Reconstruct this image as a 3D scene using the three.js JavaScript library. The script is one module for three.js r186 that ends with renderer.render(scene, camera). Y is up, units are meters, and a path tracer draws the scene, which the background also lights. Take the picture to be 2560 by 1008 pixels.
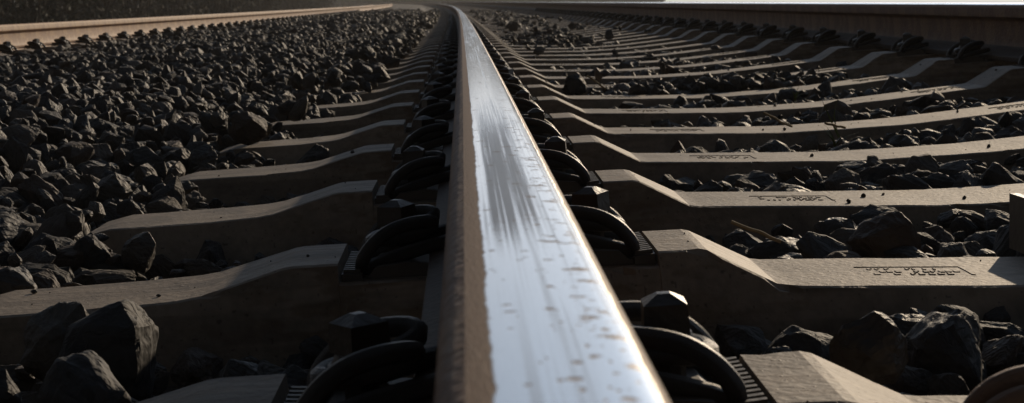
import * as THREE from 'three';
import { ConvexGeometry } from 'three/addons/geometries/ConvexGeometry.js';
import { mergeGeometries, mergeVertices, toCreasedNormals } from 'three/addons/utils/BufferGeometryUtils.js';

// ---------------------------------------------------------------- camera, sky, sun, exposure
const scene = new THREE.Scene();
const EYE = 1.0;                                   // eye height above the field; the near rail top lies 10 cm below the eye
const FULL_W = 2806, FULL_H = 2007, FOCAL = 4080;  // the photograph is the lower part of a wider view along the rail
const camera = new THREE.PerspectiveCamera(2 * Math.atan(FULL_H / 2 / FOCAL) * 180 / Math.PI, FULL_W / FULL_H, 0.02, 4000);
camera.setViewOffset(FULL_W, FULL_H, 246, 999, 2560, 1008);
camera.position.set(0, EYE, 0);
camera.lookAt(0, EYE, -10);
camera.focus = 1.9;
camera.userData.fStop = 22;
scene.add(camera);

const SUN_AZ = 25 * Math.PI / 180, SUN_EL = 17.5 * Math.PI / 180;
const sunDir = new THREE.Vector3(Math.sin(SUN_AZ) * Math.cos(SUN_EL), Math.sin(SUN_EL), -Math.cos(SUN_AZ) * Math.cos(SUN_EL));
const sun = new THREE.DirectionalLight(new THREE.Color().setRGB(1, 0.80, 0.57), 2.8);
sun.position.copy(sunDir).multiplyScalar(60).add(new THREE.Vector3(0, EYE, -8));
sun.target.position.set(0, EYE, -8);
sun.castShadow = true;
sun.shadow.mapSize.set(4096, 4096);
Object.assign(sun.shadow.camera, { left: -14, right: 14, top: 14, bottom: -14, near: 1, far: 160 });
scene.add(sun, sun.target);

function clearSky(w, h) {                          // CIE white-blue turbid sky with a broad sun corona, blue overhead, pale at the horizon
  const d = new Float32Array(w * h * 4), v = new THREE.Vector3();
  for (let j = 0; j < h; j++) for (let i = 0; i < w; i++) {
    const th = (i + 0.5) / w * 2 * Math.PI - Math.PI, el = ((j + 0.5) / h - 0.5) * Math.PI;
    v.set(Math.cos(th) * Math.cos(el), Math.sin(el), Math.sin(th) * Math.cos(el));
    const chi = Math.acos(Math.min(1, Math.max(-1, v.dot(sunDir)))), s = Math.max(0.01, Math.sin(Math.max(0, el)));
    const glow = 24 * (Math.exp(-2.8 * chi) - 0.0123), f = 1 + glow + 0.15 * Math.cos(chi) ** 2;
    const L = SKY * f * (1 - Math.exp(-0.10 / s));
    const pale = Math.min(1, Math.exp(-s * 5) * 0.95 + Math.exp(-chi * 3.6) * 0.35), k = (j * w + i) * 4;
    d[k] = L * (0.56 + 0.46 * pale); d[k + 1] = L * (0.79 + 0.195 * pale); d[k + 2] = L * (1.14 - 0.22 * pale); d[k + 3] = 1;
  }
  const t = new THREE.DataTexture(d, w, h, THREE.RGBAFormat, THREE.FloatType);
  t.mapping = THREE.EquirectangularReflectionMapping; t.magFilter = t.minFilter = THREE.LinearFilter; t.needsUpdate = true;
  return t;
}
const SKY = 0.218;
scene.background = clearSky(1024, 512);
scene.environment = scene.background;

const renderer = new THREE.WebGLRenderer({ antialias: true });
renderer.toneMapping = THREE.LinearToneMapping;
renderer.toneMappingExposure = 1.0;
renderer.shadowMap.enabled = true;

// ---------------------------------------------------------------- helpers
function rng(seed) { let a = seed >>> 0; return () => { a = (a + 0x6D2B79F5) | 0; let t = Math.imul(a ^ (a >>> 15), 1 | a); t = (t + Math.imul(t ^ (t >>> 7), 61 | t)) ^ t; return ((t ^ (t >>> 14)) >>> 0) / 4294967296; }; }
const hash3 = (x, y, z) => { let h = Math.imul(x, 374761393) ^ Math.imul(y, 668265263) ^ Math.imul(z, 2147483647 - 71); h = Math.imul(h ^ (h >>> 13), 1274126177); h ^= h >>> 16; h = Math.imul(h, 2246822519); return ((h ^ (h >>> 15)) >>> 0) / 4294967296; };
const sm = (t) => t * t * (3 - 2 * t), lerp = (a, b, t) => a + (b - a) * t, clamp = (x, a = 0, b = 1) => Math.min(b, Math.max(a, x));
const smooth = (a, b, x) => sm(clamp((x - a) / (b - a)));
function noise3(x, y, z) {
  const X = Math.floor(x), Y = Math.floor(y), Z = Math.floor(z), u = sm(x - X), v = sm(y - Y), w = sm(z - Z);
  const q = (k) => lerp(lerp(hash3(X, Y, Z + k), hash3(X + 1, Y, Z + k), u), lerp(hash3(X, Y + 1, Z + k), hash3(X + 1, Y + 1, Z + k), u), v);
  return lerp(q(0), q(1), w);
}
function tileNoise(x, y, px, py, seed) {            // repeats every px by py cells
  const X = Math.floor(x), Y = Math.floor(y), u = sm(x - X), v = sm(y - Y), m = (a, n) => ((a % n) + n) % n;
  const g = (i, j) => hash3(m(X + i, px), m(Y + j, py), seed);
  return lerp(lerp(g(0, 0), g(1, 0), u), lerp(g(0, 1), g(1, 1), u), v);
}
function tileFbm(u, v, nx, ny, oct, seed) { let s = 0, a = 0.5, t = 0; for (let o = 0; o < oct; o++) { s += a * tileNoise(u * nx, v * ny, nx, ny, seed + o); t += a; a *= 0.55; nx *= 2; ny *= 2; } return s / t; }
function texture(w, h, fn, { srgb = true, wrapS = THREE.RepeatWrapping, wrapT = THREE.RepeatWrapping } = {}) {
  const d = new Uint8Array(w * h * 4), c = [0, 0, 0];
  for (let j = 0; j < h; j++) for (let i = 0; i < w; i++) {
    fn((i + 0.5) / w, (j + 0.5) / h, c); const k = (j * w + i) * 4;
    for (let q = 0; q < 3; q++) { let x = clamp(c[q]); if (srgb) x = x <= 0.0031308 ? x * 12.92 : 1.055 * x ** (1 / 2.4) - 0.055; d[k + q] = x * 255 + 0.5; }
    d[k + 3] = 255;
  }
  const t = new THREE.DataTexture(d, w, h); t.wrapS = wrapS; t.wrapT = wrapT; t.magFilter = THREE.LinearFilter; t.minFilter = THREE.LinearMipmapLinearFilter; t.generateMipmaps = true; t.anisotropy = 16;
  if (srgb) t.colorSpace = THREE.SRGBColorSpace; t.needsUpdate = true; return t;
}
const taken = new Map();
function numbered(n) { const k = taken.get(n) || 0; taken.set(n, k + 1); return k ? n + '_' + String(k).padStart(3, '0') : n; }
function tag(o, label, category, group) { o.userData.label = label; if (category) o.userData.category = category; if (group) o.userData.group = group; return o; }
function shadows(o) { o.traverse((m) => { if (m.isMesh) { m.castShadow = true; m.receiveShadow = true; } }); return o; }
function part(name, geometry, material, parent) { const m = new THREE.Mesh(geometry, material); m.name = name; parent.add(m); return m; }
function boxUv(g, scale = 1) {                      // uv in metres, by the way each face points
  const p = g.attributes.position, n = g.attributes.normal, uv = new Float32Array(p.count * 2);
  for (let i = 0; i < p.count; i++) {
    const ax = Math.abs(n.getX(i)), ay = Math.abs(n.getY(i)), az = Math.abs(n.getZ(i));
    const [a, b] = ay >= ax && ay >= az ? [p.getX(i), p.getZ(i)] : ax >= az ? [p.getZ(i), p.getY(i)] : [p.getX(i), p.getY(i)];
    uv[2 * i] = a * scale; uv[2 * i + 1] = b * scale;
  }
  g.setAttribute('uv', new THREE.BufferAttribute(uv, 2)); return g;
}
function sheet(nu, nv, fn, uvFn) {                  // a grid surface
  const p = [], uv = [], ix = [], o = [0, 0, 0];
  for (let j = 0; j <= nv; j++) for (let i = 0; i <= nu; i++) { fn(i, j, o); p.push(o[0], o[1], o[2]); const q = uvFn ? uvFn(i, j, o) : [o[0], o[2]]; uv.push(q[0], q[1]); }
  for (let j = 0; j < nv; j++) for (let i = 0; i < nu; i++) { const a = j * (nu + 1) + i, b = a + 1, c = a + nu + 1, e = c + 1; ix.push(a, b, c, b, e, c); }
  const g = new THREE.BufferGeometry(); g.setAttribute('position', new THREE.Float32BufferAttribute(p, 3)); g.setAttribute('uv', new THREE.Float32BufferAttribute(uv, 2)); g.setIndex(ix); g.computeVertexNormals(); return g;
}

// ---------------------------------------------------------------- track frame
// s: metres across from the near (left) rail's centre towards the other rail, t: metres above the near rail's top, d: metres ahead
const GAUGE = 1.502, CANT = Math.asin(0.100 / GAUGE), RADIUS = 2600;
const NEAR = { x: 0.0245, y: EYE - 0.103 }, FAR_TRACK = { x: -2.47 - GAUGE * Math.cos(CANT), y: EYE - 0.123 - 0.100 };
const bend = (d) => -(d * Math.max(d, 0)) / (2 * RADIUS), yawAt = (d) => Math.max(d, 0) / RADIUS;
function world(track, s, t, d, out = new THREE.Vector3()) {
  const cx = s * Math.cos(CANT) - t * Math.sin(CANT), cy = s * Math.sin(CANT) + t * Math.cos(CANT), a = yawAt(d);
  return out.set(track.x + bend(d) + cx * Math.cos(a), track.y + cy, -d - cx * Math.sin(a));
}
function seat(o, track, s, t, d) { world(track, s, t, d, o.position); o.rotation.set(0, yawAt(d), CANT, 'YXZ'); return o; }
const SLEEPER0 = 1.035, PITCH = 0.6;

// ---------------------------------------------------------------- materials
const SLEEPER_LEN = 2.62;
const concreteMaps = [0, 1].map((q) => texture(2048, 512, (u, v, c) => {   // one whole sleeper long: grain, pores, and rust and grease washed out of the fastenings
  const o = 1000 * q, f = tileFbm(u, v, 24, 6, 6, 11 + o), g = tileFbm(u, v, 360, 90, 3, 23 + o), st = tileFbm(u, v, 12, 30, 4, 31 + o), pit = tileNoise(u * 700, v * 175, 700, 175, 41 + o);
  const x = (u - 0.5) * SLEEPER_LEN, w = Math.abs(Math.abs(x) - 0.751), stain = smooth(0.36, 0.10, w + 0.22 * (tileFbm(u, v, 40, 50, 4, 43 + o) - 0.5)) * smooth(0.38, 0.62, tileFbm(u, v, 70, 60, 4, 47 + o)), blotch = smooth(0.60, 0.72, tileFbm(u, v, 30, 8, 4, 53 + o));
  const k = 0.25 * (0.52 + 0.55 * f + 0.48 * g) * (1 - 0.28 * smooth(0.52, 0.72, st)) * (pit > 0.93 ? 0.5 : 1) * (1 - 0.3 * blotch);
  c[0] = k * 1.0 * (1 - 0.30 * stain); c[1] = k * (0.855 - 0.05 * st) * (1 - 0.38 * stain); c[2] = k * (0.69 - 0.08 * st) * (1 - 0.47 * stain);
}));
for (const t of concreteMaps) { t.repeat.set(1 / SLEEPER_LEN, 4 / SLEEPER_LEN); t.offset.set(0.5, 0.13); }
const concreteBump = texture(1024, 1024, (u, v, c) => {
  const g = tileFbm(u, v, 120, 120, 3, 23), pit = tileNoise(u * 260, v * 260, 260, 260, 41), p2 = tileNoise(u * 70, v * 70, 70, 70, 43);
  c[0] = c[1] = c[2] = 0.3 + 0.5 * g - (pit > 0.92 ? 0.25 : 0) - (p2 > 0.955 ? 0.3 : 0) + 0.2 * tileFbm(u, v, 14, 14, 3, 51);
}, { srgb: false });
concreteBump.repeat.set(1.6, 1.6);
const concretes = [[0, 1], [1, 0.9], [0, 0.82], [1, 1.06]].map(([q, k]) => new THREE.MeshStandardMaterial({ map: concreteMaps[q], color: new THREE.Color().setRGB(k, k * 0.985, k * 0.97), bumpMap: concreteBump, bumpScale: 0.0015, roughness: 0.70 }));

const rustMap = texture(1024, 1024, (u, v, c) => {
  const f = tileFbm(u, v, 8, 8, 5, 61), g = tileFbm(u, v, 80, 80, 3, 67), k = 0.5 + 0.7 * g * (0.7 + 0.6 * f), h = smooth(0.4, 0.68, f);
  c[0] = lerp(0.29, 0.38, h) * k; c[1] = lerp(0.150, 0.225, h) * k; c[2] = lerp(0.068, 0.105, h) * k;
});
const rustBump = texture(512, 512, (u, v, c) => { c[0] = c[1] = c[2] = tileFbm(u, v, 60, 60, 4, 71); }, { srgb: false });
for (const t of [rustMap, rustBump]) t.repeat.set(3, 3);
const rust = new THREE.MeshStandardMaterial({ map: rustMap, bumpMap: rustBump, bumpScale: 0.0009, roughness: 0.68, metalness: 0.0 });
const oilyRust = new THREE.MeshStandardMaterial({ color: new THREE.Color().setRGB(0.55, 0.53, 0.58), map: rustMap, bumpMap: rustBump, bumpScale: 0.0022, roughness: 0.66 });
const grime = new THREE.MeshStandardMaterial({ color: new THREE.Color().setRGB(0.15, 0.16, 0.20), map: rustMap, bumpMap: rustBump, bumpScale: 0.0009, roughness: 0.7 });
const iron = new THREE.MeshStandardMaterial({ color: new THREE.Color().setRGB(0.026, 0.020, 0.016), bumpMap: rustBump, bumpScale: 0.0008, roughness: 0.46 });
const rustyIron = new THREE.MeshStandardMaterial({ color: new THREE.Color().setRGB(0.20, 0.125, 0.08), bumpMap: rustBump, bumpScale: 0.0012, roughness: 0.7 });
const plastic = new THREE.MeshStandardMaterial({ color: new THREE.Color().setRGB(0.065, 0.055, 0.045), bumpMap: rustBump, bumpScale: 0.0005, roughness: 0.6 });
const greyPlate = new THREE.MeshStandardMaterial({ color: new THREE.Color().setRGB(0.07, 0.068, 0.066), bumpMap: rustBump, bumpScale: 0.0004, roughness: 0.36, metalness: 0.0 });

// the worn band on the rail head: bright steel, grime dragged along it, rust creeping in from both edges and in small spots
const BAND0 = -0.0262, BAND_W = 0.066, NEAR0 = 0.35, NEAR1 = 1.75, FAR1 = 5.75, SPLIT = 0.62;
const fbm2 = (x, y, seed, oct = 3) => { let q = 0, a = 0.5, t = 0; for (let o = 0; o < oct; o++) { q += a * noise3(x, y, seed + o * 7.3); t += a; a *= 0.55; x *= 2; y *= 2; } return q / t; };
const spotGrid = new Map();
{ const rr = rng(77); for (let i = 0; i < 1100; i++) {
  const right = rr() < 0.74, d = 0.3 + 5.5 * rr() ** 2.3, big = rr();
  const sp = [(right ? 0.44 + 0.36 * Math.sqrt(rr()) : 0.10 + 0.4 * rr() ** 1.5) * BAND_W, d, 0.0005 + 0.0021 * big ** 5, 0.7 + 1.9 * rr()];
  for (let k = -1; k <= 1; k++) { const key = Math.floor(d * 50) + k; if (!spotGrid.has(key)) spotGrid.set(key, []); spotGrid.get(key).push(sp); } } }
function band(u, z) {                               // u across 0..1, z metres ahead
  const x = u * BAND_W, long = fbm2(x * 700, z * 2.6, 3.1, 4), fine = fbm2(x * 1900, z * 900, 11.7, 2), rough = fbm2(x * 260, z * 240, 21.3, 3), cloudy = fbm2(x * 60, z * 3, 31.9, 3);
  const edge = 0.125 + 0.035 * (fbm2(x * 30, z * 160, 41.3, 3) - 0.5) + 0.03 * (fbm2(1.5, z * 14, 47.1, 2) - 0.5), edgeR = 0.845 + 0.05 * (fbm2(x * 30, z * 60, 53.3, 3) - 0.5);
  let rusty = Math.max(smooth(edge + 0.01, edge - 0.01, u), smooth(edgeR - 0.014, edgeR + 0.02, u));
  for (const q of spotGrid.get(Math.floor(z * 50)) || []) { const w = Math.hypot((x - q[0]) / q[3], z - q[1]) / q[2] + 1.1 * (fine - 0.5); if (w < 1.3) rusty = Math.max(rusty, 0.8 * smooth(1.3, 0.6, w)); }
  let dark = smooth(0.66, 0.82, z + 0.12 * (long - 0.5)) * smooth(1.75, 1.15, z + 0.9 * (long - 0.5)) * smooth(0.17, 0.26, u + 0.14 * (long - 0.5)) * smooth(0.66, 0.54, u + 0.22 * (long - 0.5)) * clamp(0.78 + 3.6 * (long - 0.46), 0.08, 1);
  dark += 0.42 * smooth(0.50, 0.72, long) * smooth(0.40, 0.66, cloudy) * (1 - smooth(1.3, 1.7, z) * smooth(3.0, 2.4, z));
  dark += 0.30 * smooth(0.030, 0.006, Math.abs(u - 0.47 - 0.05 * (fbm2(0.7, z * 2, 61.1, 2) - 0.5))) * smooth(0.3, 0.62, fbm2(x * 200, z * 5, 67.7, 2));
  return [clamp(rusty), clamp(dark), long, fine, rough];
}
const BW = 224, BH = 2048, bandData = [];
for (let j = 0; j < BH; j++) { const v = (j + 0.5) / BH, z = v < SPLIT ? lerp(NEAR0, NEAR1, v / SPLIT) : lerp(NEAR1, FAR1, (v - SPLIT) / (1 - SPLIT)); for (let i = 0; i < BW; i++) bandData.push(band((i + 0.5) / BW, z)); }
function bandV(d) { if (d <= NEAR1) return SPLIT * (clamp(d, NEAR0, NEAR1) - NEAR0) / (NEAR1 - NEAR0); let q = ((d - NEAR1) / (FAR1 - NEAR1)) % 2; if (q > 1) q = 2 - q; return SPLIT + (1 - SPLIT) * clamp(q, 0.01, 0.995); }
const bandAt = (u, v) => bandData[Math.min(BH - 1, Math.floor(v * BH)) * BW + Math.min(BW - 1, Math.floor(u * BW))];
const clampWrap = { wrapS: THREE.ClampToEdgeWrapping, wrapT: THREE.ClampToEdgeWrapping };
const bandMap = texture(BW, BH, (u, v, c) => {
  const [rr, k, long, fine] = bandAt(u, v), m = lerp(0.76 * (0.92 + 0.16 * fine), 0.17 + 0.08 * fine, k), q = 0.7 + 0.6 * fine;
  c[0] = lerp(m, 0.19 * q, rr); c[1] = lerp(m * 0.995, 0.112 * q, rr); c[2] = lerp(m * 0.985, 0.060 * q, rr);
}, clampWrap);
const bandRough = texture(BW, BH, (u, v, c) => { const [rr, k, long, fine, rough] = bandAt(u, v); c[0] = 1; c[1] = lerp(lerp(0.06 + 0.07 * rough + 0.02 * fine, 0.36, k), 0.7, rr); c[2] = 1 - Math.max(rr, 0.72 * k); }, { srgb: false, ...clampWrap });
const bandBump = texture(BW, BH, (u, v, c) => { const [rr, k, long, fine] = bandAt(u, v); c[0] = c[1] = c[2] = 0.45 + 0.02 * (long - 0.5) + rr * (0.2 + 0.9 * (fine - 0.5)); }, { srgb: false, ...clampWrap });
const bandSteel = new THREE.MeshStandardMaterial({ map: bandMap, roughnessMap: bandRough, metalnessMap: bandRough, bumpMap: bandBump, bumpScale: 0.0005, roughness: 1, metalness: 1 });

const stoneMap = texture(512, 512, (u, v, c) => {
  const f = tileFbm(u, v, 5, 5, 5, 151), g = tileFbm(u, v, 60, 60, 3, 157), fleck = tileNoise(u * 150, v * 150, 150, 150, 163), vein = smooth(0.03, 0.0, Math.abs(tileFbm(u, v, 4, 4, 4, 167) - 0.5));
  const r = (0.55 + 0.6 * f + 0.3 * g) * (fleck > 0.95 ? 1.7 : 1) + 0.35 * vein * g;
  c[0] = 0.62 * r; c[1] = 0.60 * r; c[2] = 0.585 * r;
});
const stoneBump = texture(512, 512, (u, v, c) => { c[0] = c[1] = c[2] = 0.6 * tileFbm(u, v, 24, 24, 5, 173) + 0.4 * (1 - Math.abs(2 * tileFbm(u, v, 12, 30, 4, 179) - 1)); }, { srgb: false });
for (const t of [stoneMap, stoneBump]) t.repeat.set(6, 6);
const stoneTint = [[0.058, 0.055, 0.052], [0.045, 0.045, 0.046], [0.09, 0.080, 0.068], [0.037, 0.036, 0.036], [0.085, 0.062, 0.047], [0.053, 0.056, 0.060], [0.05, 0.047, 0.044], [0.125, 0.112, 0.10]];
const stoneMaterials = stoneTint.map((c, i) => new THREE.MeshStandardMaterial({ color: new THREE.Color().setRGB(...c), map: stoneMap, bumpMap: stoneBump, bumpScale: 0.006, roughness: 0.62 + 0.03 * i }));
const looseStone = new THREE.MeshStandardMaterial({ color: 0xffffff, map: stoneMap, bumpMap: stoneBump, bumpScale: 0.005, roughness: 0.66 });
const bedMap = texture(1024, 1024, (u, v, c) => {
  const f = tileFbm(u, v, 40, 40, 3, 181), g = tileFbm(u, v, 7, 7, 4, 191), q = 0.05 + 0.11 * f * f * 2 + 0.03 * g; c[0] = q; c[1] = q * 0.94; c[2] = q * 0.86;
});
const bedBump = texture(1024, 1024, (u, v, c) => { c[0] = c[1] = c[2] = tileFbm(u, v, 40, 40, 3, 181); }, { srgb: false });
for (const t of [bedMap, bedBump]) t.repeat.set(0.5, 0.5);
const bedStuff = new THREE.MeshStandardMaterial({ map: bedMap, bumpMap: bedBump, bumpScale: 0.03, roughness: 0.8 });
const fieldMap = texture(512, 512, (u, v, c) => { const f = tileFbm(u, v, 6, 6, 6, 211), g = tileFbm(u, v, 100, 100, 2, 223); const q = 0.05 + 0.05 * f + 0.03 * g; c[0] = q * 1.05; c[1] = q; c[2] = q * 0.6; });
fieldMap.repeat.set(0.12, 0.12);
const field = new THREE.MeshStandardMaterial({ map: fieldMap, roughness: 0.95 });
const twigBark = new THREE.MeshStandardMaterial({ color: new THREE.Color().setRGB(0.055, 0.042, 0.032), roughness: 0.9 });
const leafMats = [[0.035, 0.036, 0.018], [0.042, 0.034, 0.02], [0.028, 0.032, 0.018]].map((c) => new THREE.MeshStandardMaterial({ color: new THREE.Color().setRGB(...c), roughness: 0.85, side: THREE.DoubleSide }));
const grassGreen = new THREE.MeshStandardMaterial({ color: new THREE.Color().setRGB(0.10, 0.13, 0.03), roughness: 0.6, side: THREE.DoubleSide });
const straw = new THREE.MeshStandardMaterial({ color: new THREE.Color().setRGB(0.30, 0.23, 0.13), roughness: 0.8 });

// ---------------------------------------------------------------- ground
{
  const g = sheet(60, 60, (i, j, o) => { const a = (i / 30 - 1), b = (j / 30 - 1); o[0] = Math.sign(a) * a * a * 420; o[2] = Math.sign(b) * b * b * 420 - 20; o[1] = 0; });
  const m = new THREE.Mesh(g, field); m.name = 'field'; m.userData = { kind: 'structure', label: 'dark grassy field around the railway' };
  for (let p = g.attributes.position, i = 0, n = p.count; i < n; i++) { const r = Math.hypot(p.getX(i), p.getZ(i)); p.setY(i, r > 25 ? 0.25 * (noise3(p.getX(i) * 0.03, 0, p.getZ(i) * 0.03) - 0.5) : 0); }
  g.computeVertexNormals(); m.material.side = THREE.DoubleSide; m.receiveShadow = true; scene.add(m);
}
// height of the ballast, in metres below the eye, at x across (curve taken out) and d ahead
const nearS = (x) => (x - NEAR.x), farX0 = FAR_TRACK.x, farX1 = FAR_TRACK.x + GAUGE;
const inBed = (h) => EYE - h;
function ballast(x, d) {
  const n = noise3(x * 1.7, 3.3, d * 1.7) - 0.5, n2 = noise3(x * 5, 8.1, d * 5) - 0.5, s = nearS(x), tilt = s * Math.tan(CANT);
  let y;
  if (s > -0.62 && s < GAUGE + 0.62) {              // our own track
    let t = -0.232;
    if (s < -0.1) t = -0.222; if (s > GAUGE + 0.1) t = -0.222;
    t += 0.035 * smooth(4.4, 4.7, d) * smooth(5.5, 5.0, d) * smooth(0.25, 0.5, s) * smooth(1.3, 0.9, s);
    t += 0.045 * smooth(9.4, 10.4, d) * smooth(13.5, 12, d) * smooth(0.15, 0.4, s) * smooth(0.9, 0.7, s);
    t += lerp(0.05, 0.062, smooth(3, 5.5, d)) * smooth(lerp(-0.36, -0.26, smooth(3, 5.5, d)), lerp(-0.54, -0.42, smooth(3, 5.5, d)), s);
    y = NEAR.y + t + tilt;
  } else if (s <= -0.62) {
    const w = clamp((-0.62 - s) / 1.2), yNear = NEAR.y - 0.172 + tilt, yFar = FAR_TRACK.y - 0.170 + (x - farX0) * Math.tan(CANT);
    const a = smooth(-0.62, -0.9, s), mid = EYE - 0.258 + 0.012 * Math.sin(x * 4);
    y = x > -1.95 ? lerp(NEAR.y - 0.172 - 0.62 * Math.tan(CANT), mid, a) : lerp(mid, FAR_TRACK.y - 0.194 + (x - farX0) * Math.tan(CANT), smooth(-2.1, -2.3, x));
    if (x < farX0 - 0.75) y = lerp(FAR_TRACK.y - 0.26, 0.02, smooth(farX0 - 0.75, farX0 - 2.6, x));
  } else y = lerp(NEAR.y - 0.172 + (GAUGE + 0.62) * Math.tan(CANT), 0.02, smooth(GAUGE + 0.62 + 0.3, GAUGE + 2.4, s));
  return y + 0.028 * n + 0.014 * n2;
}
const bedRoot = new THREE.Group(); bedRoot.name = 'ballast_bed'; bedRoot.userData = { kind: 'structure', label: 'dark crushed stone ballast between and around the tracks' }; scene.add(bedRoot);
{
  const xs = []; for (let x = -7.4; x < -2.6; x += 0.3) xs.push(x); for (let x = -2.6; x < 2.3; x += 0.06) xs.push(x); for (let x = 2.3; x < 4.4; x += 0.3) xs.push(x);
  const ds = []; for (let d = -2; d < 300; d += d < 14 ? 0.09 : d < 50 ? 0.35 : 3) ds.push(d);
  const g = sheet(xs.length - 1, ds.length - 1, (i, j, o) => { const x = xs[i], d = ds[j]; o[0] = x + bend(d); o[1] = ballast(x, d) - (d < 45 ? 0.03 : 0.0); o[2] = -d; });
  const m = part('bed_surface', g, bedStuff, bedRoot); m.material.side = THREE.DoubleSide;
}

// ---------------------------------------------------------------- rails
const railProfile = (() => {                        // half of the section, centre outwards and down; then mirrored
  const h = []; const R = 0.30;
  for (let i = 0; i <= 6; i++) { const x = 0.0205 * i / 6; h.push([x, -(R - Math.sqrt(R * R - x * x))]); }
  const y0 = h[6][1], r = 0.0131; for (let i = 1; i <= 6; i++) { const a = i / 6 * Math.PI / 2; h.push([0.0205 + r * Math.sin(a), y0 - r * (1 - Math.cos(a))]); }
  h.push([0.0343, -0.027], [0.0345, -0.0355], [0.0332, -0.0378], [0.018, -0.0435], [0.0115, -0.0475], [0.0088, -0.054], [0.0080, -0.075], [0.0080, -0.092], [0.0090, -0.110], [0.0125, -0.119], [0.020, -0.1265], [0.034, -0.1315], [0.0605, -0.1395], [0.0625, -0.1415], [0.0625, -0.1525], [0.061, -0.154]);
  return h;
})();
const railStations = []; for (let d = -1.5; d < 300; d += d < 6 ? 0.25 : d < 40 ? 1 : 3) railStations.push(d);
function makeRail(track, s0, lean, label, mirrorBand, material, footMaterial = material) {
  const root = new THREE.Group(); root.name = numbered('rail'); scene.add(root); world(track, s0, -0.154, 0, root.position);
  const base = root.position.clone(), place = (px, py, d, out) => { world(track, s0 + px + py * lean, py - px * lean, d, out); return out.sub(base); };
  const left = railProfile.slice(1).map(([x, y]) => [-x, y]).reverse(), all = [...left, ...railProfile], v = new THREE.Vector3();
  const loft = (pts, uvOf, close) => sheet(pts.length - 1, railStations.length - 1, (i, j, o) => { place(pts[i][0], pts[i][1], railStations[j], v); o[0] = v.x; o[1] = v.y; o[2] = v.z; }, uvOf);
  const len = [0]; for (let i = 1; i < all.length; i++) len.push(len[i - 1] + Math.hypot(all[i][0] - all[i - 1][0], all[i][1] - all[i - 1][1]));
  // the section is cut where the worn band starts and ends, so the two pieces share edges and never overlap
  const sgn = mirrorBand ? -1 : 1;
  const inside = all.map(([x, y]) => { const q = x * sgn; return q > BAND0 && q < 0.0336 && y > -0.0118; });
  const a = inside.indexOf(true), b = inside.lastIndexOf(true);
  const bandPts = all.slice(a, b + 1), L = len[b] - len[a];
  const uvBand = (i, j) => { const q = (len[a + i] - len[a]) / L; return [mirrorBand ? 1 - q : q, bandV(railStations[j])]; };
  const f0 = left.findIndex(([, y]) => y > -0.1195), f1 = all.length - 1 - f0;   // where the web turns into the foot
  const strip = (from, to) => loft(all.slice(from, to + 1), (i, j) => [len[from + i], railStations[j]]);
  const bottom = loft([all[all.length - 1], all[0]], (i, j) => [i * 0.12, railStations[j]]);
  part('rail_body', mergeGeometries([strip(f0, a), strip(b, f1)]), material, root); part('running_surface', loft(bandPts, uvBand), bandSteel, root);
  part('rail_foot', mergeGeometries([strip(0, f0), strip(f1, all.length - 1), bottom]), footMaterial, root);
  // the section winds clockwise seen from behind, so turn the faces outwards
  root.traverse((m) => { if (m.isMesh) { const ix = m.geometry.index.array; for (let i = 0; i < ix.length; i += 3) { const q = ix[i]; ix[i] = ix[i + 1]; ix[i + 1] = q; } m.geometry.computeVertexNormals(); } });
  tag(root, label, 'rail', 'running rails'); return shadows(root);
}
makeRail(NEAR, 0, 1 / 40, 'wide shiny steel rail running through the middle of the picture', false, oilyRust, grime);
makeRail(NEAR, GAUGE, -1 / 40, 'dark backlit rail along the right edge, its top a thin bright line', true, oilyRust, grime);
makeRail(FAR_TRACK, GAUGE, -1 / 40, 'sunlit rusty brown rail of the other track at upper left', true, rust);
makeRail(FAR_TRACK, 0, 1 / 40, 'outer rail of the other track hidden behind its sunlit rail', false, rust);

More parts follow.
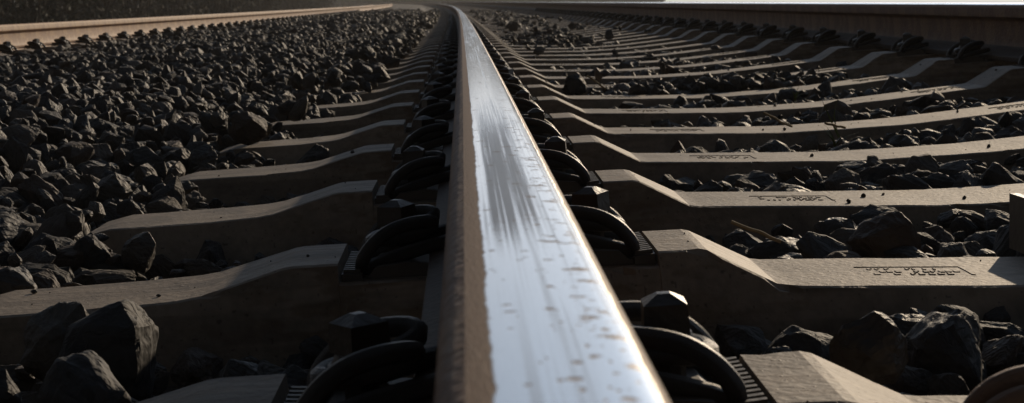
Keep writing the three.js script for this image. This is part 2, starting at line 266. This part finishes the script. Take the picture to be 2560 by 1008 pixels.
// ---------------------------------------------------------------- sleepers and fastenings
const MID = GAUGE / 2;
const halfTop = [[0, -0.2075], [0.10, -0.2075], [0.155, -0.2055], [0.30, -0.1975], [0.475, -0.1865], [0.486, -0.1845], [0.549, -0.1498], [0.557, -0.1478], [0.597, -0.1470]];  // from the middle outwards to the guide plate
const outTop = [[0.905, -0.1390], [0.948, -0.1388], [0.958, -0.1398], [1.038, -0.1605], [1.06, -0.1632], [1.12, -0.1655], [1.255, -0.1660], [1.292, -0.1740]];
const seatTop = [[0.5975, -0.1610], [0.9045, -0.1570]];
const sleeperTop = [...halfTop, ...seatTop, ...outTop];
const BASE_T = -0.345;
function sleeperBody(seed, step = 0.03) {
  const st = []; for (const [q, t] of [...sleeperTop].reverse()) st.push([-q, t]); for (const p of sleeperTop.slice(1)) st.push(p);
  const fine = []; for (let i = 0; i < st.length; i++) { fine.push(st[i]); if (i + 1 < st.length) { const w = st[i + 1][0] - st[i][0], n = Math.floor(w / step); for (let k = 1; k < n; k++) fine.push([lerp(st[i][0], st[i + 1][0], k / n), lerp(st[i][1], st[i + 1][1], k / n)]); } }
  const ring = (q, t) => {
    const hw = 0.0715 + (-0.139 - t) * 0.30, wob = (k) => 0.0009 * (noise3(q * 24, k * 7.7, 2.2 + seed * 5) - 0.5), c = 0.0045;
    const b = 0.0715 + (-0.139 - BASE_T) * 0.36, chip = (k) => 0.035 * Math.max(0, noise3(q * 38, k * 9.1, 4.4 + seed * 3) - 0.74);
    return [[BASE_T, b], [lerp(t, BASE_T, 0.5), lerp(hw, b, 0.5) + wob(1)], [t - c * 1.3, hw + wob(2)], [t - c * 0.35 - chip(1), hw - c * 0.35 + wob(2) - chip(1)], [t + wob(3), hw - c * 1.3 + wob(4) - chip(1)], [t + wob(5) * 0.8, 0.02], [t + wob(6) * 0.8, -0.02], [t + wob(7), -hw + c * 1.3 + wob(8) + chip(2)], [t - c * 0.35 - chip(2), -hw + c * 0.35 + wob(9) + chip(2)], [t - c * 1.3, -hw + wob(9)], [lerp(t, BASE_T, 0.5), -lerp(hw, b, 0.5) + wob(10)], [BASE_T, -b], [BASE_T, b]];
  };
  const rings = fine.map(([q, t]) => ring(q, t)), n = rings[0].length - 1;
  let g = sheet(n, fine.length - 1, (i, j, o) => { o[0] = fine[j][0]; o[1] = rings[j][i][0]; o[2] = rings[j][i][1]; });
  const caps = []; for (const e of [0, fine.length - 1]) { const q = fine[e][0] + (e ? 0.004 : -0.004); const sh = new THREE.BufferGeometry(), pts = rings[e].slice(0, n), pos = [], ix = []; pts.forEach(([y, z]) => pos.push(q, y - 0.004, z * 0.99)); for (let k = 1; k < n - 1; k++) e ? ix.push(0, k + 1, k) : ix.push(0, k, k + 1); sh.setAttribute('position', new THREE.Float32BufferAttribute(pos, 3)); sh.setAttribute('uv', new THREE.Float32BufferAttribute(new Float32Array(n * 2), 2)); sh.setIndex(ix); sh.computeVertexNormals(); caps.push(sh); }
  g = mergeGeometries([g, ...caps]); g = toCreasedNormals(g, 0.22);
  g.translate(0, -BASE_T, 0);
  return boxUv(g);
}
const bodyGeometries = [0, 1, 2, 3].map((v) => sleeperBody(v)), chippedGeometries = [0, 1, 2, 3].map((v) => sleeperBody(v, 0.011));
function extrudeZ(pts, w, bevel = 0) { const sh = new THREE.Shape(pts.map(([a, b]) => new THREE.Vector2(a, b))); const g = new THREE.ExtrudeGeometry(sh, { depth: w - 2 * bevel, bevelEnabled: bevel > 0, bevelSize: bevel, bevelThickness: bevel, bevelSegments: 1, steps: 1 }); g.translate(0, 0, -w / 2 + bevel); return g; }
// one side of a rail seat: q runs from the rail centre outwards, heights from the rail top; the sleeper's base is the origin
const up = (t) => t - BASE_T;
function plateGeometry() {
  const g = [extrudeZ([[0.064, up(-0.1605)], [0.064, up(-0.1465)], [0.085, up(-0.1435)], [0.118, up(-0.1465)], [0.126, up(-0.1545)], [0.1300, up(-0.1555)], [0.1310, up(-0.1530)], [0.1315, up(-0.1605)]], 0.112)];
  g.push(extrudeZ([[0.1316, up(-0.1600)], [0.1316, up(-0.1515)], [0.1515, up(-0.1500)], [0.1515, up(-0.1600)]], 0.128, 0));
  for (let k = 0; k < 11; k++) { const b = new THREE.BoxGeometry(0.0165, 0.0042, 0.0052); b.rotateZ(0.07); b.translate(0.1416, up(-0.1489), -0.056 + k * 0.0112); g.push(b.toNonIndexed()); }
  return boxUv(mergeGeometries(g.map((x) => { const y = x.index ? x.toNonIndexed() : x; for (const k of Object.keys(y.attributes)) if (!['position', 'normal', 'uv'].includes(k)) y.deleteAttribute(k); return y; })));
}
function screwGeometry(turn = 0.35) {
  const shank = new THREE.CylinderGeometry(0.0115, 0.0115, 0.045, 10); shank.translate(0, up(-0.142), 0);
  const flange = new THREE.CylinderGeometry(0.0165, 0.0195, 0.007, 14); flange.translate(0, up(-0.1175), 0);
  const head = new THREE.CylinderGeometry(0.0195, 0.0205, 0.019, 4); head.rotateY(turn); head.translate(0, up(-0.1045), 0);
  const tip = new THREE.CylinderGeometry(0.006, 0.0195, 0.0058, 4); tip.rotateY(turn); tip.translate(0, up(-0.0921), 0);
  const m = mergeGeometries([shank, flange, head, tip].map((g) => g.toNonIndexed())); m.computeVertexNormals(); return boxUv(m);
}
const washerGeometry = (() => { const g = new THREE.CylinderGeometry(0.0215, 0.0215, 0.003, 16); g.translate(0, up(-0.1224), 0); return g; })();
const clampHalf = [[0.124, -0.1285, 0], [0.1215, -0.1275, 0.010], [0.110, -0.126, 0.0185], [0.090, -0.123, 0.0215], [0.070, -0.117, 0.0245], [0.060, -0.111, 0.030], [0.066, -0.108, 0.038], [0.084, -0.1085, 0.0445], [0.104, -0.114, 0.0495], [0.121, -0.126, 0.0525], [0.1315, -0.141, 0.0525], [0.1305, -0.1485, 0.047], [0.117, -0.1455, 0.0405], [0.095, -0.139, 0.0385], [0.070, -0.133, 0.039], [0.048, -0.1283, 0.040]];
function clampGeometry(seg = 110, rad = 8) {
  const pts = [...clampHalf.slice(1).reverse().map(([q, t, z]) => new THREE.Vector3(q, up(t), -z)), ...clampHalf.map(([q, t, z]) => new THREE.Vector3(q, up(t), z))];
  const c = new THREE.CatmullRomCurve3(pts, false, 'centripetal'), g = new THREE.TubeGeometry(c, seg, 0.0070, rad);
  const e = []; for (const k of [0, 1]) { const s = new THREE.SphereGeometry(0.0070, rad, 5); const p = c.getPoint(k); s.translate(p.x, p.y, p.z); e.push(s); }
  return mergeGeometries([g, ...e]);
}
const padGeometry = (() => { const g = new THREE.BoxGeometry(0.120, 0.0055, 0.13); g.translate(0, up(-0.1572), 0); return g; })();
const mirrorX = (g) => { const c = g.clone(); c.scale(-1, 1, 1); if (!c.index) { for (const k of Object.keys(c.attributes)) { const a = c.attributes[k], n = a.itemSize, arr = a.array; for (let i = 0; i < a.count; i += 3) for (let q = 0; q < n; q++) { const w = arr[(i + 1) * n + q]; arr[(i + 1) * n + q] = arr[(i + 2) * n + q]; arr[(i + 2) * n + q] = w; } } } else { const ix = c.index.array; for (let i = 0; i < ix.length; i += 3) { const w = ix[i + 1]; ix[i + 1] = ix[i + 2]; ix[i + 2] = w; } } return c; };
const moved = (g, x) => { const c = g.clone(); c.translate(x, 0, 0); return c; };
const fast = { plate: plateGeometry(), screw: moved(screwGeometry(), 0.0975), washer: moved(washerGeometry, 0.0975), clamp: clampGeometry() };
let first; const sideSets0 = (i, k) => first[i][k];
const screwTurns = rng(21), sideSets = [0, 1, 2, 3].map((variant) => { const set = []; for (const rail of [-MID, MID]) for (const dir of [1, -1]) set.push(Object.fromEntries(Object.entries(fast).map(([k, g]) => [k, k === 'screw' ? moved(screwGeometry(variant ? screwTurns() * 1.57 : 0.35 + 0.1 * rail), rail + dir * 0.0975) : variant ? sideSets0(set.length, k) : moved(dir > 0 ? g : mirrorX(g), rail)]))); if (!variant) first = set; return set; });
// the raised maker's mark: a frame open on one side round rows of short worn strokes that cannot be read any more
const markGeometries = [5, 6, 7, 8].map((seed) => {
  const r = rng(seed), g = [], bar = (x, z, w, d) => { const b = new THREE.BoxGeometry(w, 0.0014, d); b.translate(x, 0, z); g.push(b.toNonIndexed()); };
  bar(0, -0.027, 0.108, 0.0036); bar(0.0527, -0.0015, 0.0034, 0.0470); 
  for (const z of [-0.013, 0.002, 0.016]) for (let x = -0.043; x < 0.04; x += 0.0065 + r() * 0.005) { const k = r(); if (k < 0.25) continue; bar(x, z, 0.0018 + r() * 0.001, 0.008); if (k > 0.5) bar(x + 0.0026, z + (k > 0.75 ? 0.003 : -0.003), 0.0032, 0.0017); }
  return boxUv(mergeGeometries(g));
});
function makeSleeper(name, detail, variant) {
  const concrete = concretes[variant], sides = sideSets[variant];
  const root = new THREE.Group(); root.name = name;
  part('sleeper_body', (detail > 1 ? chippedGeometries : bodyGeometries)[variant], concrete, root);
  if (detail < 1) return root;
  for (const s of sides) { part('guide_plate', s.plate, plastic, root); part('tension_clamp', s.clamp, iron, root); const w = part('sleeper_screw', s.screw, iron, root); part('washer', s.washer, iron, w); }
  for (const rail of [-MID, MID]) part('rail_pad', moved(padGeometry, rail), plastic, root);
  if (detail < 2) return root;
  for (const [x, turn] of [[-0.335, 0], [0.385, 0]]) { const m = part('mould_mark', markGeometries[variant], concrete, root); const t = x < 0 ? -0.1955 : -0.192; m.position.set(x, up(t) + 0.0006, 0.004); m.rotation.z = x < 0 ? -0.062 : 0.062; }
  return root;
}
const sleeperKinds = [0, 1, 2].map((k) => [0, 1, 2, 3].map((v) => makeSleeper('concrete_sleeper', k, v)));
const ordinal = ['nearest', 'second', 'third', 'fourth', 'fifth', 'sixth', 'seventh', 'eighth', 'ninth', 'tenth', 'eleventh', 'twelfth', 'thirteenth', 'fourteenth', 'fifteenth', 'sixteenth', 'seventeenth', 'eighteenth', 'nineteenth', 'twentieth'];
const rs = rng(9);
function sleeper(track, d, detail, label, group) {
  const o = sleeperKinds[detail][Math.floor(rs() * 4)].clone(); o.name = numbered('concrete_sleeper'); scene.add(o);
  seat(o, track, MID, BASE_T, d + (rs() - 0.5) * 0.012); o.rotation.y += (rs() - 0.5) * 0.008; o.position.y += (rs() - 0.5) * 0.001;
  tag(o, label, 'sleeper', group); return shadows(o);
}
for (let n = -1; n < 190; n++) {
  const d = SLEEPER0 + PITCH * n;
  const label = n < 0 ? 'concrete sleeper just in front of the bottom edge, under the bright rail' : n < 20 ? (n === 0 ? 'nearest concrete sleeper at the bottom edge, crossing under the bright middle rail' : `${ordinal[n]} concrete sleeper from the bottom edge, under the bright middle rail`) : 'far concrete sleeper merging into the curving row under the middle rail';
  sleeper(NEAR, d, n < 12 ? 2 : n < 46 ? 1 : 0, label, n < 20 ? 'sleepers of the near track' : 'far sleepers of the near track');
}
for (let n = 0; n < 100; n++) {
  const d = 6.105 + PITCH * n;
  sleeper(FAR_TRACK, d, n < 62 ? 1 : 0, n < 4 ? 'concrete sleeper of the other track beyond the left edge of the picture' : n < 16 ? `${n === 4 ? 'leftmost' : ordinal[n - 4] + ' from left'} sleeper end showing below the sunlit brown rail` : 'far sleeper of the other track, below the sunlit brown rail', n < 4 ? 'other track sleepers left of the frame' : n < 16 ? 'sleepers of the other track' : 'far sleepers of the other track');
}

// ---------------------------------------------------------------- ballast stones
function stoneGeometry(seed, points, levels, rounding) {
  const r = rng(seed), pts = []; const ax = 0.72 + r() * 0.28, ay = 0.55 + r() * 0.25, az = 0.75 + r() * 0.25;
  for (let i = 0; i < points; i++) { const z = 1 - 2 * (i + 0.5) / points, a = i * 2.39996 + r() * 1.3, q = Math.sqrt(1 - z * z), k = 0.78 + 0.3 * r(); pts.push(new THREE.Vector3(q * Math.cos(a) * ax * k, z * ay * k, q * Math.sin(a) * az * k)); }
  let g = new ConvexGeometry(pts);
  for (let l = 0; l < levels; l++) {
    const p = g.attributes.position, out = [], A = new THREE.Vector3(), B = new THREE.Vector3(), C = new THREE.Vector3(), ab = new THREE.Vector3(), bc = new THREE.Vector3(), ca = new THREE.Vector3();
    for (let i = 0; i < p.count; i += 3) { A.fromBufferAttribute(p, i); B.fromBufferAttribute(p, i + 1); C.fromBufferAttribute(p, i + 2); ab.lerpVectors(A, B, 0.5); bc.lerpVectors(B, C, 0.5); ca.lerpVectors(C, A, 0.5); for (const t of [A, ab, ca, ab, B, bc, ca, bc, C, ab, bc, ca]) out.push(t.x, t.y, t.z); }
    g = new THREE.BufferGeometry(); g.setAttribute('position', new THREE.Float32BufferAttribute(out, 3));
  }
  if (levels) {
    g.deleteAttribute('normal'); g.deleteAttribute('uv'); g = mergeVertices(g, 1e-4);
    const p = g.attributes.position, near = Array.from({ length: p.count }, () => new Set()), ix = g.index.array;
    for (let i = 0; i < ix.length; i += 3) for (let k = 0; k < 3; k++) { near[ix[i + k]].add(ix[i + (k + 1) % 3]); near[ix[i + k]].add(ix[i + (k + 2) % 3]); }
    const next = new Float32Array(p.count * 3);
    for (let i = 0; i < p.count; i++) { let x = 0, y = 0, z = 0; for (const j of near[i]) { x += p.getX(j); y += p.getY(j); z += p.getZ(j); } const m = near[i].size; x = lerp(p.getX(i), x / m, rounding); y = lerp(p.getY(i), y / m, rounding); z = lerp(p.getZ(i), z / m, rounding);
      const n = 1 + 0.20 * (noise3(x * 2.3 + seed, y * 2.3, z * 2.3) - 0.5) + 0.12 * (noise3(x * 5 + seed, y * 5, z * 5) - 0.5) + 0.06 * (noise3(x * 11 + seed, y * 11, z * 11) - 0.5); next.set([x * n, y * n, z * n], i * 3); }
    p.array.set(next); g = toCreasedNormals(g, 0.42);
  } else { g.computeVertexNormals(); }
  boxUv(g, 0.03); g.computeBoundingBox(); return g;
}
const stoneShapes = Array.from({ length: 12 }, (_, i) => stoneGeometry(400 + i * 17, 12 + (i % 4) * 3, 3, 0.5));
const plainStone = stoneGeometry(931, 14, 1, 0.3);
const R = rng(1234), Q = new THREE.Quaternion(), E = new THREE.Euler(), M4 = new THREE.Matrix4(), V = new THREE.Vector3(), S = new THREE.Vector3(), candidates = [];
const onSleeper = (x, d, margin) => {
  const s = nearS(x) - MID; if (Math.abs(s) < 1.31) { const k = Math.round((d - SLEEPER0) / PITCH); if (k >= -1 && Math.abs(d - SLEEPER0 - k * PITCH) < margin) return true; }
  const f = x - farX0 - MID; if (Math.abs(f) < 1.31) { const k = Math.round((d - 6.105) / PITCH); if (k >= 0 && Math.abs(d - 6.105 - k * PITCH) < margin) return true; }
  return false;
};
const nearRail = (x) => Math.abs(nearS(x)) < 0.085 || Math.abs(nearS(x) - GAUGE) < 0.085 || Math.abs(x - farX0) < 0.085 || Math.abs(x - farX1) < 0.085;
function scatter(d0, d1, cell, size, layers, sink) {
  for (let d = d0; d < d1; d += cell) {
    const xl = Math.max(-3.0, -0.30 * Math.max(d, 0.6) - 0.85), xr = Math.min(2.15, 0.36 * Math.max(d, 0.6) + 0.6);
    for (let x = xl; x < xr; x += cell) for (let l = 0; l < layers; l++) {
      const px = x + (R() - 0.5) * cell, pd = d + (R() - 0.5) * cell, k = size * (0.55 + 0.95 * R() ** 1.7), tall = R(), onTop = l === layers - 1;
      const rot = [R() * 6.28, R() * 6.28, R() * 6.28], sc = [0.68 + 0.8 * R(), 0.6 + 0.5 * R(), 0.72 + 0.62 * R()], tint = R(), shape = R();
      if (nearRail(px)) { if (onTop) continue; }
      const s = nearS(px), overEnd = s < lerp(-0.44, -0.31, smooth(3, 5.5, pd)) && s > -0.62;
      const covered = noise3(px * 2.2, 5, pd * 1.1) > lerp(0.62, 0.40, smooth(3, 5.5, pd));
      if (onSleeper(px, pd, 0.098 + k * 0.4)) { if (!(overEnd && covered && onTop) && !(onTop && tall > 0.988 && pd > 4.6 && s > 0.3 && s < 1.2)) continue; }
      const lift = onSleeper(px, pd, 0.105) ? 0.055 : 0;
      candidates.push({ x: px + bend(pd), y: ballast(px, pd) - sink * (layers - 1 - l) + (tall - 0.5) * 0.022 * (onTop ? 1 : 0.5) + lift, z: -pd, d: pd, k, rot, sc, tint, shape, top: onTop });
    }
  }
}
scatter(0.55, 14, 0.044, 0.0325, 2, 0.026);
scatter(14, 46, 0.078, 0.050, 1, 0);
// the 300 that show largest are stones of their own
const visible = candidates.filter((c) => { const u = 1157 + FOCAL * c.x / c.d, w = 3.5 + FOCAL * (EYE - c.y) / c.d; return c.top && u > -40 && u < 2600 && w < 1040 && !(u > 1060 + 0 && u < 1157 + 0.57 * w); });
visible.sort((a, b) => b.k / b.d - a.k / a.d);
const chosen = new Set(visible.slice(0, 300));
for (const c of chosen) {
  const m = part(numbered('stone'), stoneShapes[Math.floor(c.shape * stoneShapes.length)], stoneMaterials[Math.floor(c.tint * stoneMaterials.length)], bedRoot);
  m.position.set(c.x, c.y, c.z); m.rotation.set(c.rot[0] * 0.12, c.rot[1], c.rot[2] * 0.12); m.scale.set(c.sc[0] * c.k, c.sc[1] * c.k, c.sc[2] * c.k);
}
{
  const rest = candidates.filter((c) => !chosen.has(c)), im = new THREE.InstancedMesh(plainStone, looseStone, rest.length), col = new THREE.Color();
  rest.forEach((c, i) => { E.set(...c.rot); Q.setFromEuler(E); V.set(c.x, c.y, c.z); S.set(c.sc[0] * c.k, c.sc[1] * c.k * 0.95, c.sc[2] * c.k); im.setMatrixAt(i, M4.compose(V, Q, S)); const q = stoneTint[Math.floor(c.tint * stoneTint.length)], b = 0.75 + 0.5 * ((c.shape * 7.3) % 1); im.setColorAt(i, col.setRGB(q[0] * b, q[1] * b, q[2] * b)); });
  im.name = 'loose_stones'; im.userData = { kind: 'stuff', label: 'loose dark ballast stones' }; bedRoot.add(im); im.castShadow = im.receiveShadow = true;
  console.log('stones', candidates.length, 'own', chosen.size);
}
{ // stone chips and grit lying on the sleepers
  const q = rng(66), list = []; for (let n = 0; n < 40; n++) for (let k = 0; k < 30; k++) { const x = -1.28 + 2.56 * q(), z = (q() - 0.5) * 0.13, size = 0.0012 + 0.0045 * q() ** 4, a = Math.abs(x); if (a > 0.59 && a < 0.91) continue; let t = -0.2; for (let i = 1; i < sleeperTop.length; i++) if (a <= sleeperTop[i][0]) { const [x0, t0] = sleeperTop[i - 1], [x1, t1] = sleeperTop[i]; t = lerp(t0, t1, (a - x0) / (x1 - x0)); break; } list.push([x + MID, t + size * 0.4, SLEEPER0 + PITCH * n + z, size, q() * 6.28]); }
  const im = new THREE.InstancedMesh(plainStone, looseStone, list.length), col = new THREE.Color();
  list.forEach(([a, t, d, k, w], i) => { world(NEAR, a, t, d, V); E.set(w, w * 3, w * 5); im.setMatrixAt(i, M4.compose(V, Q.setFromEuler(E), S.set(k * 1.2, k, k))); const b = 0.05 + 0.12 * ((w * 7.7) % 1); im.setColorAt(i, col.setRGB(b, b * 0.92, b * 0.83)); });
  im.name = 'stone_chips'; im.userData = { kind: 'stuff', label: 'grit and stone chips scattered on the sleepers' }; bedRoot.add(im);
}
shadows(bedRoot);
function bigStone(x, y, d, w, h, dep, turn, tilt, shape, mat, label) {
  const m = new THREE.Mesh(stoneShapes[shape], stoneMaterials[mat]); m.name = numbered('ballast_stone'); const b = stoneShapes[shape].boundingBox, sx = b.max.x - b.min.x, sy = b.max.y - b.min.y, sz = b.max.z - b.min.z;
  m.scale.set(w / sx, h / sy, dep / sz); m.position.set(x + bend(d), EYE - y, -d); m.rotation.set(tilt * 0.5, turn, tilt); tag(m, label, 'stone', 'large stones on the ballast'); scene.add(m); return shadows(m);
}
bigStone(-0.298, 0.300, 1.37, 0.105, 0.105, 0.09, 0.5, 0.15, 1, 5, 'large peaked dark blue-grey stone in front of the second sleeper, left of the rail');
bigStone(-0.345, 0.297, 1.40, 0.075, 0.080, 0.07, 1.9, -0.2, 4, 2, 'rounded grey stone with lit flank, left of the large peaked stone');
bigStone(-0.268, 0.282, 1.16, 0.072, 0.062, 0.06, 2.6, 0.1, 7, 5, 'rough pale blue-grey stone in the lower left, below the peaked stone');
bigStone(-0.335, 0.285, 1.14, 0.062, 0.060, 0.05, 0.3, -0.35, 9, 3, 'black slanting stone at the left edge near the bottom corner');
bigStone(-0.463, 0.315, 2.02, 0.050, 0.056, 0.05, 0.9, 0.1, 2, 3, 'left of two dark stones overlapping the third sleeper end');
bigStone(-0.402, 0.312, 2.03, 0.054, 0.052, 0.05, 2.2, -0.15, 6, 2, 'right of two dark stones overlapping the third sleeper end');
bigStone(0.300, 0.300, 0.865, 0.09, 0.06, 0.08, 0.4, 0.1, 11, 0, 'stone under the rusty coil in the bottom right corner');
bigStone(0.405, 0.300, 1.37, 0.085, 0.085, 0.07, 1.1, 0.05, 3, 3, 'big round black stone between the two nearest sleepers, right of the rail');
bigStone(0.300, 0.255, 1.20, 0.055, 0.055, 0.05, 0.2, 0.3, 10, 0, 'upright blunt stone beside the nearest sleeper, right of the rail');
bigStone(0.480, 0.275, 1.85, 0.080, 0.070, 0.07, 2.0, 0.1, 5, 4, 'broad humped stone between the second and third sleepers, far right');
bigStone(0.350, 0.262, 5.05, 0.085, 0.07, 0.07, 1.0, 0.0, 8, 3, 'black stone covering the eighth sleeper just right of its shoulder');

// ---------------------------------------------------------------- loose things between the rails
{ // a worn double-coil spring washer lying by the nearest sleeper
  const pts = []; for (let k = 0; k <= 60; k++) { const a = k / 60 * Math.PI * 2 * 2.15 - 0.6, q = 0.043 - 0.0075 * k / 60; pts.push(new THREE.Vector3(Math.cos(a) * q, Math.sin(a) * q - 0.010 * k / 60, 0.034 * k / 60 - 0.017)); }
  const g = new THREE.TubeGeometry(new THREE.CatmullRomCurve3(pts), 150, 0.0073, 10), m = new THREE.Mesh(boxUv(g), rustyIron); m.name = 'loose_coil'; m.rotation.set(-0.12, -0.25, 0, 'YXZ'); m.position.set(0.303, EYE - 0.238, -0.85);
  tag(m, 'blurred rusty metal coil lying in the bottom right corner', 'coil'); scene.add(shadows(m));
}
{ // a thin steel plate standing on edge on the second sleeper, parallel to the rails
  const root = new THREE.Group(); root.name = 'steel_plate'; root.position.set(0.612, EYE - 0.2705, -1.655); root.rotation.y = 0.03; scene.add(root);
  const g = extrudeZ([[-0.004, 0], [-0.004, 0.0585], [0.004, 0.0585], [0.004, 0]], 0.29, 0.001); part('plate', boxUv(g), greyPlate, root);
  const f = new THREE.BoxGeometry(0.045, 0.007, 0.29); f.translate(0.0272, 0.0045, 0); part('foot_flange', boxUv(f), greyPlate, root);
  tag(root, 'dark steel plate on edge with a bright top rim at the right margin', 'plate'); shadows(root);
}
function twig(x, y, d, len, rad, turn, tilt, label) {
  const r = rng(Math.floor(x * 1000 + d * 77)), pts = []; for (let i = 0; i < 6; i++) pts.push(new THREE.Vector3((i / 5 - 0.5) * len, (r() - 0.5) * len * 0.06, (r() - 0.5) * len * 0.06));
  const m = new THREE.Mesh(new THREE.TubeGeometry(new THREE.CatmullRomCurve3(pts), 14, rad, 6), straw); m.name = numbered('dry_twig'); m.position.set(x + bend(d), EYE - y, -d); m.rotation.set(0, turn, tilt, 'YXZ'); tag(m, label, 'twig', 'dry twigs on the ballast'); scene.add(shadows(m));
}
twig(0.335, 0.262, 1.86, 0.06, 0.0022, -0.3, -0.36, 'brown dry stick slanting between the second and third sleepers, right of the rail');
twig(0.41, 0.245, 4.95, 0.075, 0.003, -0.5, -0.55, 'short pale stick leaning in front of the eighth sleeper');
twig(0.60, 0.225, 3.10, 0.06, 0.0022, -0.3, -0.45, 'thin pale stick between the fourth and fifth sleepers');
twig(0.70, 0.232, 3.06, 0.05, 0.0024, 0.5, -0.25, 'short pale stick next to the green grass blades');
function grassTuft(x, y, d, blades, hgt, label, lean = 0) {
  const r = rng(Math.floor(d * 991 + x * 131)), g = [];
  for (let k = 0; k < blades; k++) { const a = r() * 6.28, h = hgt * (0.6 + 0.6 * r()), w = 0.0022 + r() * 0.0014, out = 0.25 + 0.8 * r(), n = 6; g.push(sheet(1, n, (i, j, o) => { const q = j / n, f = out * q * q * h, side = (i - 0.5) * 2 * w * (1 - q * 0.92); o[0] = Math.cos(a) * f + lean * q * h - Math.sin(a) * side; o[1] = h * q * (1 - 0.3 * q * out); o[2] = Math.sin(a) * f + Math.cos(a) * side; })); }
  const m = new THREE.Mesh(mergeGeometries(g), grassGreen); m.name = numbered('grass_tuft'); m.position.set(x + bend(d), EYE - y, -d); tag(m, label, 'grass', 'grass in the ballast'); scene.add(shadows(m));
}
grassTuft(0.715, 0.285, 3.12, 9, 0.05, 'small green grass tuft between the fourth and fifth sleepers');
grassTuft(0.735, 0.275, 3.15, 2, 0.10, 'tall lone grass blade rising across the fifth sleeper', -0.5);
grassTuft(0.88, 0.262, 4.3, 6, 0.045, 'low grass tuft by the sixth sleeper, right of centre');

// ---------------------------------------------------------------- shrubs beyond the other track and the wood ahead
function shrubGeometry(seed, h, w) {
  const r = rng(seed), stems = [], leaves = [], tips = [];
  for (let k = 0; k < 11; k++) {
    const a = r() * 6.28, lean = 0.15 + 0.55 * r(), len = h * (0.7 + 0.4 * r()), b = new THREE.Vector3(Math.cos(a) * 0.12 * w, 0, Math.sin(a) * 0.12 * w), pts = [];
    for (let i = 0; i <= 4; i++) { const q = i / 4; pts.push(new THREE.Vector3(b.x + Math.cos(a) * lean * w * q * q + (r() - 0.5) * 0.12, len * q - 0.1, b.z + Math.sin(a) * lean * w * q * q + (r() - 0.5) * 0.12)); }
    const c = new THREE.CatmullRomCurve3(pts); stems.push(new THREE.TubeGeometry(c, 6, 0.018, 4));
    for (let t = 0; t < 9; t++) { const q = 0.05 + 0.95 * r(), p = c.getPoint(q), a2 = r() * 6.28, l2 = 0.3 + 0.5 * r(), e = p.clone().add(new THREE.Vector3(Math.cos(a2) * l2, 0.15 + 0.4 * r(), Math.sin(a2) * l2)); stems.push(new THREE.TubeGeometry(new THREE.LineCurve3(p, e), 1, 0.006, 3)); tips.push([p, e]); }
  }
  for (const [p, e] of tips) for (let k = 0; k < 16; k++) {
    const c = p.clone().lerp(e, r() * 1.15), l = 0.05 + 0.06 * r(), g = new THREE.PlaneGeometry(l * 0.55, l); g.rotateX(r() * 3); g.rotateY(r() * 6.28); g.translate(c.x + (r() - 0.5) * 0.28, Math.max(0.02, c.y + (r() - 0.5) * 0.28), c.z + (r() - 0.5) * 0.28); leaves.push(g);
  }
  for (let k = 0; k < 240; k++) { const a = r() * 6.28, q = w * 0.75 * Math.sqrt(r()), l = 0.2 + 0.5 * r(), g = new THREE.PlaneGeometry(0.012, l); g.translate(0, l / 2, 0); g.rotateX((r() - 0.5) * 0.8); g.rotateY(r() * 6.28); g.translate(Math.cos(a) * q, -0.02, Math.sin(a) * q); leaves.push(g); }
  return { stems: mergeGeometries(stems), leaves: mergeGeometries(leaves) };
}
const shrubShapes = [[31, 2.3, 1.2], [47, 2.7, 1.4], [59, 2.0, 1.3]].map((a) => shrubGeometry(...a));
const rv = rng(404); let shrubs = 0;
for (let row = 0; row < 2; row++) for (let d = 15 + row; d < 118; d += (row ? 2.6 : 2.0) + d * 0.012) {
  const x = -6.9 - row * 1.8 - rv() * 1.2, u = 1157 + FOCAL * x / d; if (u < -260) continue;
  const root = new THREE.Group(), k = Math.floor(rv() * 3); root.name = numbered('shrub'); root.position.set(x + bend(d), 0, -d); root.rotation.y = rv() * 6.28; root.scale.setScalar(0.85 + 0.4 * rv());
  part('stems', shrubShapes[k].stems, twigBark, root); part('foliage', shrubShapes[k].leaves, leafMats[k], root); scene.add(shadows(root)); shrubs++;
  tag(root, row ? 'dark scrubby bush in the back row beyond the sunlit brown rail' : 'dark scrubby bush in the front row beyond the sunlit brown rail', 'bush', row ? 'back row of bushes beyond the other track' : 'front row of bushes beyond the other track');
}
{ // a far wood across the line ahead: reads as one mass
  const r = rng(808), leaf = new THREE.IcosahedronGeometry(1, 0), list = [];
  for (let k = 0; k < 150; k++) {
    const az = -0.12 + 0.235 * (k + r()) / 150, D = 225 + 60 * r(), X = Math.tan(az) * D, H = (11.5 - 60 * Math.max(0, az - 0.06)) * (0.72 + 0.4 * r());
    for (let q = 0; q < 90; q++) { const a = r() * 6.28, v = r(), w = (0.5 + 0.9 * Math.sin(v * 3.0)) * 2.4 * Math.sqrt(r()); list.push([X + Math.cos(a) * w, 0.3 + H * v, -D + Math.sin(a) * w, 0.35 + 0.45 * r(), r() * 6.28, 0.6 + 0.8 * r()]); }
  }
  const im = new THREE.InstancedMesh(leaf, new THREE.MeshStandardMaterial({ color: 0xffffff, roughness: 0.95 }), list.length), c = new THREE.Color();
  list.forEach(([x, y, z, k, a, b], i) => { E.set(a, a * 2, a * 3); Q.setFromEuler(E); im.setMatrixAt(i, M4.compose(V.set(x, y, z), Q, S.set(k * 1.3, k * 0.7, k))); im.setColorAt(i, c.setRGB(0.05 * b, 0.046 * b, 0.03 * b)); });
  im.name = 'distant_wood'; im.userData = { kind: 'stuff', label: 'distant hazy wood where the rails vanish', category: 'wood' }; im.castShadow = im.receiveShadow = true; scene.add(im);
}
scene.fog = new THREE.FogExp2(new THREE.Color().setRGB(0.95, 0.93, 0.9), 0.0018);
renderer.render(scene, camera);
